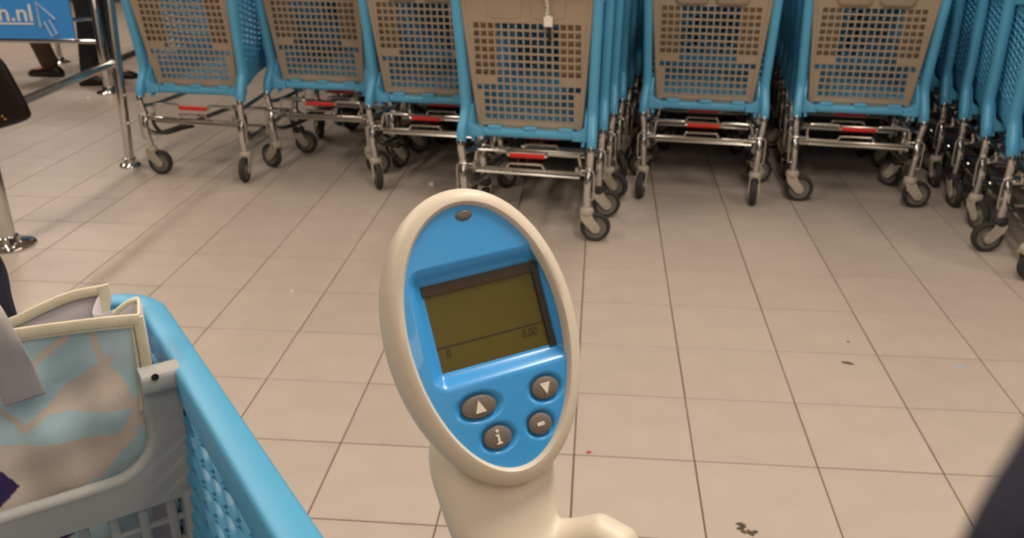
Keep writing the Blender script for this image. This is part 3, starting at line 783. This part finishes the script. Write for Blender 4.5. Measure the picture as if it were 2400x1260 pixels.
# status lens near the top
q = fp(1089, 502, 0); mb = MB(); R = []
la, lb = .0042, .0025
for k, dz in ((1.22, -.0010), (1.2, -.0004), (1.05, -.0006), (1.0, .0003), (.85, .0007), (.4, .0009)):
    R.append([Vector((q[0] + la * k * math.cos(t), q[1] + lb * k * (math.sin(t) * (.8 if math.sin(t) > 0 else 1.15) + .1), face_h(*q) + dz)) for t in [2 * PI * i / 30 for i in range(30)]])
mb.loft(R[1:]); sc_build(mb, 'status_lens', 'lens_grey', smooth=40)
mb = MB(); mb.loft([[v + Vector((0, 0, -.0007)) for v in R[0]], R[0]]); sc_build(mb, 'lens_ring', 'lcd_black', smooth=40)
# grip: sections laid out downwards from behind the head
def cpt(x, y, d): return CAM + ray(x, y) * d
TM = Matrix.Translation(-sc_base)
grip = MB(); R = []
for (y, xl_, xr_, d, dep) in ((930, 1040, 1275, .470, .016), (1000, 1012, 1290, .467, .020), (1060, 1004, 1297, .463, .023), (1110, 1010, 1301, .461, .025), (1160, 1026, 1303, .459, .026), (1210, 1044, 1306, .457, .027), (1262, 1064, 1330, .455, .028), (1330, 1085, 1350, .452, .028), (1430, 1105, 1350, .448, .026), (1560, 1120, 1345, .444, .024)):
    L_, R_ = cpt(xl_, y, d), cpt(xr_, y, d); c = (L_ + R_) / 2; hx_ = (R_ - L_) / 2
    nn = -CF * dep; ringp = []
    for k in range(28):
        t = 2 * PI * k / 28; ct, st = math.cos(t), math.sin(t)
        ringp.append(TM @ (c + hx_ * math.copysign(abs(ct) ** .72, ct) + nn * math.copysign(abs(st) ** .72, st)))
    R.append(ringp)
grip.loft(R)
grip.tube([TM @ cpt(x, y, d) for x, y, d in ((1200, 1300, .45), (1290, 1288, .448), (1360, 1272, .444), (1410, 1258, .440), (1440, 1275, .437), (1455, 1330, .436), (1440, 1430, .437))], [.016, .0145, .0125, .0118, .0125, .0125, .011], 20)
go = grip.build('grip', 'scanner_cream', scanner, 180)
rm = go.modifiers.new('merge', 'REMESH'); rm.mode = 'VOXEL'; rm.voxel_size = .0014; rm.use_smooth_shade = True
sm = go.modifiers.new('soften', 'SMOOTH'); sm.factor = .6; sm.iterations = 14
# holder that carries the grip on the cart handle
hold = empty('scanner_holder', sc_base, OTH, 'grey plastic holder clamped to the cart handle under the scanner', 'holder')
mb = MB(); e_ = (Matrix.Translation(sc_base) @ Matrix.Rotation(OTH, 4, 'Z')).inverted() @ cpt(1235, 1600, .444)
mb.sweep([(0, 0, -.035), (0, 0, .012)], rrect(.05, .05, .012, 3), Vector((0, 1, 0))); mb.sweep([(0, 0, 0), (e_.x * .5, e_.y * .5, e_.z * .4), (e_.x, e_.y, e_.z - .02)], rrect(.03, .02, .006, 3))
mb.build('clamp', 'grey_plastic', hold, 40)

# ------------------------------------------------------------------ railings, sign
def post(base, h, r, label, flange=.085, rails=()):
    t = empty('railing_post', (base.x, base.y, 0), 0, label, 'post', None)
    mb = MB(); mb.lathe([(r, 0.004), (r, h - .004), (r * .9, h)], Matrix(), 20); mb.build('tube', 'chrome', t, 40)
    mb = MB(); mb.lathe([(flange, 0), (flange, .006), (flange * .92, .011), (r * 1.5, .018), (r * 1.35, .040), (r * 1.02, .044)], Matrix(), 28); mb.build('floor_flange', 'chrome', t, 40)
    return t
P1 = on_z(306, 388); P1.z = 0; P2 = on_z(258, 217); P2.z = 0; PL = on_z(22, 575); PL.z = 0; P4 = on_z(143, 147); P4.z = 0
post(P1, 1.02, .023, 'chrome railing post touching the caster of a blue cart', .052).rotation_euler = (0, math.radians(2.6), 0)
post(P2, 1.02, .033, 'thick chrome railing post beside the blue sign', .085)
post(PL, 1.02, .031, 'chrome railing post on a wide round flange in the open floor', .10)
post(P4, 1.02, .022, 'thin chrome post standing on the floor behind the blue sign', .07)
def rail(name, A, B, r, label, m='chrome', br=True):
    t = empty(name, A, 0, label, 'rail'); mb = MB(); d = B - A
    mb.tube([(0, 0, 0), d], r, 14); mb.build('tube', m, t, 40)
    for p in (Vector((0, 0, 0)), d):
        mb = MB(); mb.lathe([(r * 1.12, -.02), (r * 1.28, -.014), (r * 1.28, .014), (r * 1.12, .02)], Matrix.Translation(p) @ Vector((0, 0, 1)).rotation_difference(d).to_matrix().to_4x4(), 14); mb.build('clamp_ring', 'steel', t, 40)
    return t
e = (PL - P1).normalized()
rail('guard_rail', P1 - e * .32 + Vector((0, 0, .513)), PL + Vector((0, 0, .505)), .019, 'chrome lower guard rail leading to the cart at the railing')
rail('guard_rail', P1 + Vector((0, 0, .99)), PL + Vector((0, 0, .99)), .019, 'chrome top guard rail the brown leather bag hangs from')
rail('guard_rail', Vector((P2.x, P2.y, .335)), Vector((-4.6, P2.y + .02, .335)), .015, 'pale thin rail along the lower edge of the blue sign', 'steel')
rail('guard_rail', Vector((P2.x, P2.y, .485)), Vector((-3.46, P2.y + .06, .465)), .013, 'short chrome rail stub joining the thick post to the sign')
SYP = P2.y - .02
sg = empty('advertising_sign', Vector((-3.9, SYP, .345)), 0, 'blue sign with white web address and white arrow outline', 'sign')
so_ = Vector((-3.9, SYP, .345)); br_ = on_y(178, 92, SYP); tr_ = on_y(166, 0, SYP)
mb = MB(); mb.prism([(-.75, .008), (br_.x - so_.x, .008), (br_.x - so_.x, .46), (-.75, .46)], .018, Matrix.Rotation(PI / 2, 4, 'X')); mb.build('panel', 'sign_blue', sg, None, .003)
def sgp(cx, cy): p = on_y(cx / 4.064, cy / 4.064, SYP - .011); return p - so_
b0 = sgp(0, 205); b1 = sgp(322, 205); hh = sgp(290, 35) - sgp(300, 200)
tx = put_text('lettering', 'h.nl', 1.0, 'sign_white', Matrix(), sg, .012)
xs_ = [v.co.x for v in tx.data.vertices]; ys_ = [v.co.y for v in tx.data.vertices]
X0, X1, Y0, Y1 = min(xs_), max(xs_), min(ys_), max(ys_); lx0 = sgp(0, 200).x; lx1 = sgp(318, 200).x; lz0 = sgp(150, 203).z; lz1 = sgp(150, 38).z
for v in tx.data.vertices: v.co = Vector((lx0 + (v.co.x - X0) / (X1 - X0) * (lx1 - lx0), -.0115, lz0 + (v.co.y - Y0) / (Y1 - Y0) * (lz1 - lz0)))
mb = MB(); c0 = sgp(-10, 214); c1 = sgp(325, 236); mb.box(((c0.x + c1.x) / 2, -.0108, (c0.z + c1.z) / 2), (c1.x - c0.x, .002, abs(c1.z - c0.z))); mb.build('underline', 'sign_white', sg)
AR = [sgp(*p) for p in ((340, 22), (525, 182), (468, 190), (545, 318), (498, 345), (420, 208), (388, 258))]
mb = MB(); mb.tube([Vector((p.x, -.012, p.z)) for p in AR], .0038, 6, closed=True); mb.build('arrow_outline', 'sign_white', sg)

# ------------------------------------------------------------------ brown leather bag hanging at the rail
hb = empty('leather_bag', Vector((PL.x + .02, PL.y + .12, .42)), 0, 'dark brown leather bag hanging from the railing at the edge', 'bag')
hbo = Vector((PL.x + .02, PL.y + .12, .42)); nb = (CF * Vector((1, 1, 0))).normalized()
def hbp(x, y, d=0): return on_plane(x, y, hbo + nb * (d - .15), nb) - hbo
OUT = [(-150, 120), (-60, 108), (-12, 124), (8, 140), (24, 165), (42, 200), (60, 232), (74, 262), (76, 272), (66, 282), (40, 291), (0, 303), (-60, 318), (-140, 335), (-165, 330), (-170, 240)]
mb = MB(); R = []
cxm, cym = -50, 220
for k, d in ((.55, -.045), (.86, -.038), (.97, -.022), (1.0, 0), (.97, .022), (.86, .04), (.55, .048)):
    R.append([hbp(cxm + (x - cxm) * k, cym + (y - cym) * k, d) for x, y in OUT])
mb.loft(R); bo = mb.build('bag_body', 'leather', hb, 60); ss = bo.modifiers.new('sub', 'SUBSURF'); ss.levels = 1; ss.render_levels = 2
for x, y, r in ((6, 272, .004), (12, 279, .0035), (-6, 280, .004)):
    mb = MB(); p = hbp(x, y, -.043); mb.lathe([(r, -.012), (r * .9, .003)], Matrix.Translation(p) @ Vector((0, 0, 1)).rotation_difference(-nb).to_matrix().to_4x4(), 8); mb.build('gold_stud', 'gold_print', hb)
mb = MB(); ha_ = hbp(-20, 130); hb_ = hbp(-120, 130); tp = Vector((P1.lerp(PL, .93).x, P1.lerp(PL, .93).y, 1.012)) - hbo
mb.tube(smooth_path([ha_, ha_.lerp(tp, .6) + Vector((0, -.02, 0)), tp + Vector((0, -.02, .0)), tp + Vector((0, .015, .005)), hb_.lerp(tp, .6) + Vector((-.02, .02, 0)), hb_], 6), .006, 8); mb.build('strap', 'leather', hb, 40)

# ------------------------------------------------------------------ people far behind the sign
def skin_mesh(name, pts, edges, rad, m, parent, root=0, sub=2):
    me = bpy.data.meshes.new(name); me.from_pydata([Vector(p) for p in pts], edges, [])
    o = bpy.data.objects.new(name, me); col.objects.link(o)
    sk = o.modifiers.new('skin', 'SKIN'); sd = me.skin_vertices[0].data if me.skin_vertices else None
    for i, r in enumerate(rad): sd[i].radius = (r, r) if not isinstance(r, tuple) else r
    sd[root].use_root = True; sk.use_smooth_shade = True
    ss = o.modifiers.new('sub', 'SUBSURF'); ss.levels = sub; ss.render_levels = sub
    bpy.context.view_layer.update()
    me2 = bpy.data.meshes.new_from_object(o.evaluated_get(bpy.context.evaluated_depsgraph_get()))
    col.objects.unlink(o); bpy.data.objects.remove(o); me2.materials.clear(); me2.materials.append(MATS[m])
    return link(name, me2, parent, 180)
def person(loc, rz, label, trouser, coat, la, ra):
    """la / ra: forward offsets (m) of the left and right foot"""
    t = empty('person', loc, rz, label, 'person')
    feet = {}
    pts = [(0, 0, .95), (0, .0, 1.12), (0, .01, 1.32), (0, .0, 1.46), (0, .02, 1.53), (0, .03, 1.60), (0, .03, 1.68)]
    edges = [(0, 1), (1, 2), (2, 3), (3, 4), (4, 5), (5, 6)]; rad = [(.15, .11), (.14, .10), (.165, .11), (.09, .07), (.055, .055), (.075, .09), (.07, .085)]
    for s, off in ((-1, la), (1, ra)):
        n = len(pts); pts += [(s * .09, 0, .90), (s * .095, off * .55 + .03, .50), (s * .095, off, .10), (s * .10, off + .03, .05), (s * .105, off + .15, .035)]
        rad += [.09, .062, .045, .04, .035]; edges += [(0, n), (n, n + 1), (n + 1, n + 2), (n + 2, n + 3), (n + 3, n + 4)]
        n = len(pts); pts += [(s * .19, 0, 1.40), (s * .25, -.02 - off * .3, 1.12), (s * .26, .08 - off * .4, .89), (s * .26, .10 - off * .4, .83)]
        rad += [.055, .045, .035, (.028, .04)]; edges += [(2, n), (n, n + 1), (n + 1, n + 2), (n + 2, n + 3)]
        # fingers
        b = Vector((s * .26, .10 - off * .4, .83))
        for k in range(5):
            m_ = len(pts)
            if k == 4: q1 = b + Vector((-s * .015, .045, -.01)); q2 = q1 + Vector((-s * .005, .02, -.03))
            else: q1 = b + Vector((0, .025 - .018 * k, -.055)); q2 = q1 + Vector((-s * .012, .006, -.045 + .006 * abs(k - 1)))
            pts += [tuple(q1), tuple(q2)]; rad += [.010, .008]; edges += [(n + 3, m_), (m_, m_ + 1)]
    body = skin_mesh('body', pts, edges, rad, 'skin', t)
    tp = [(0, 0, 1.0), (0, 0, .90)]; te = [(0, 1)]; tr_ = [(.165, .125), (.15, .12)]
    for s, off in ((-1, la), (1, ra)):
        n = len(tp); tp += [(s * .095, 0, .80), (s * .098, off * .55 + .03, .50), (s * .098, off * .84 + .01, .22), (s * .098, off, .045)]; tr_ += [.10, .074, .066, .066]; te += [(1, n), (n, n + 1), (n + 1, n + 2), (n + 2, n + 3)]
    skin_mesh('trousers', tp, te, tr_, trouser, t)
    cp_ = [(0, 0, .86), (0, 0, 1.10), (0, .0, 1.32), (0, 0, 1.46)]; ce = [(0, 1), (1, 2), (2, 3)]; cr = [(.19, .15), (.175, .135), (.19, .135), (.085, .08)]
    for s, off in ((-1, la), (1, ra)):
        n = len(cp_); cp_ += [(s * .195, 0, 1.39), (s * .252, -.02 - off * .3, 1.12), (s * .26, .07 - off * .4, .92)]; cr += [.075, .066, .052]; ce += [(2, n), (n, n + 1), (n + 1, n + 2)]
    skin_mesh('jacket', cp_, ce, cr, coat, t)
    for s, off in ((-1, la), (1, ra)):
        mb = MB(); R = []
        for y, wv, hv in ((-.07, .028, .05), (-.04, .040, .075), (.03, .044, .085), (.10, .046, .06), (.17, .042, .045), (.20, .022, .03)):
            R.append([(s * .102 + wv * math.cos(a), off + y, max(0.001, hv * .5 + hv * .55 * math.sin(a))) for a in [2 * PI * k / 14 for k in range(14)]])
        mb.loft(R); mb.build('shoe', 'shoe', t, 60)
    mb = MB(); R = []
    for z, r in ((1.60, .074), (1.66, .092), (1.72, .094), (1.77, .075), (1.80, .03)):
        R.append([(r * .88 * math.cos(a), .005 + r * 1.1 * math.sin(a) - (.02 if z < 1.7 else 0), z) for a in [2 * PI * k / 18 for k in range(18)]])
    mb.loft(R); mb.build('hair', 'hair', t, 60)
    for s in (-1, 1):
        mb = MB(); mb.lathe([(.004, -.004), (.010, 0), (.004, .004)], Matrix.Translation((s * .032, .114, 1.635)) @ Matrix.Rotation(PI / 2, 4, 'X'), 10); mb.build('eye', 'eye', body)
        mb = MB(); mb.lathe([(.008, -.006), (.026, 0), (.008, .006)], Matrix.Translation((s * .079, .025, 1.625)) @ Matrix.Rotation(PI / 2, 4, 'Y'), 10); mb.build('ear', 'skin', body)
    mb = MB(); mb.tube([(0, .112, 1.645), (0, .132, 1.605), (0, .112, 1.595)], [.008, .014, .008], 8); mb.build('nose', 'skin', body)
    mb = MB(); mb.tube([(-.025, .108, 1.572), (0, .115, 1.570), (.025, .108, 1.572)], .005, 6); mb.build('mouth', 'paper_red', body)
    return t
person(on_z(240, 192), math.radians(-75), 'person in black trousers standing behind the railing posts', 'black_cloth', 'black_cloth', .02, -.05)
person(on_z(20, 182), math.radians(84), 'person in brown trousers striding behind the blue sign', 'brown_cloth', 'grey_cloth', .30, -.30)

# ------------------------------------------------------------------ litter and scuffs on the tiles
def blob(name, x, y, rx, ry, h, m, label, cat, rz=0.0, seed=1, pieces=1):
    rnd = random.Random(seed); p = on_z(x, y); o = empty(name, (p.x, p.y, 0), rz, label, cat); mb = MB()
    for q in range(pieces):
        cx = rnd.uniform(-1, 1) * rx * (0 if pieces == 1 else 1); cy = rnd.uniform(-1, 1) * ry * (0 if pieces == 1 else 1); k0 = 1 if pieces == 1 else rnd.uniform(.2, .5)
        f1 = [1 + rnd.uniform(-.35, .25) for _ in range(12)]
        R = [[(cx + rx * k0 * k * f1[i] * math.cos(2 * PI * i / 12), cy + ry * k0 * k * f1[i] * math.sin(2 * PI * i / 12), z) for i in range(12)] for k, z in ((1, 0.0001), (.95, h * .6), (.6, h), (.2, h * .9))]
        mb.loft(R)
    mb.v = [v for v in mb.v]; ob = mb.mesh(name); ob.materials.append(MATS[m])
    bpy.data.objects.remove(o); o = bpy.data.objects.new(name, ob); col.objects.link(o); o.location = (p.x, p.y, 0); o.rotation_euler = (0, 0, rz); tag(o, label, cat); return o
blob('paper_scrap', 1012, 433, .016, .014, .012, 'paper_white', 'crumpled white paper scrap lying before the blue carts', 'litter', 0, 3)
blob('paper_scrap', 684, 683, .007, .006, .004, 'paper_white', 'tiny white paper crumb on open tiles beside the carrier bag', 'litter', 0, 4)
blob('paper_scrap', 1380, 1060, .006, .006, .003, 'paper_red', 'tiny red scrap beside a tile joint near the scanner', 'litter', 0, 5)
blob('paper_scrap', 2250, 857, .012, .006, .002, 'paper_blue', 'pale blue flat scrap on the open tiles', 'litter', 0, 6)
blob('scuff_mark', 1985, 850, .021, .010, .0006, 'scuff', 'dark curved scuff mark in the middle of a tile', 'scuff mark', -.3, 7)
blob('scuff_mark', 1988, 800, .006, .005, .0005, 'scuff', 'small grey dot beside the curved scuff mark', 'scuff mark', 0, 8)
blob('scuff_mark', 1755, 1240, .022, .018, .0006, 'scuff', 'speckled dark scuff of several dots on a tile', 'scuff mark', 0, 9, 9)
blob('paper_scrap', 208, 230, .012, .012, .008, 'paper_white', 'white crumb on the floor beside the thick railing post', 'litter', 0, 10)

# ------------------------------------------------------------------ dark strap close to the lens
A0 = CAM + ray(2660, 900) * .058; A1 = CAM + ray(2520, 1115) * .057; A2 = CAM + ray(2400, 1335) * .056; A3 = CAM + ray(2320, 1610) * .056
st = empty('camera_strap', A3, 0, 'dark navy fabric strap blurred close to the lens', 'strap')
mb = MB(); mb.tube(smooth_path([CAM + ray(2900, 600) * .062 - A3, A0 - A3, A1 - A3, A2 - A3, Vector((0, 0, 0)), CAM + ray(2290, 2000) * .060 - A3], 6), .0038, 14); mb.build('cord', 'navy_cloth', st, 60)
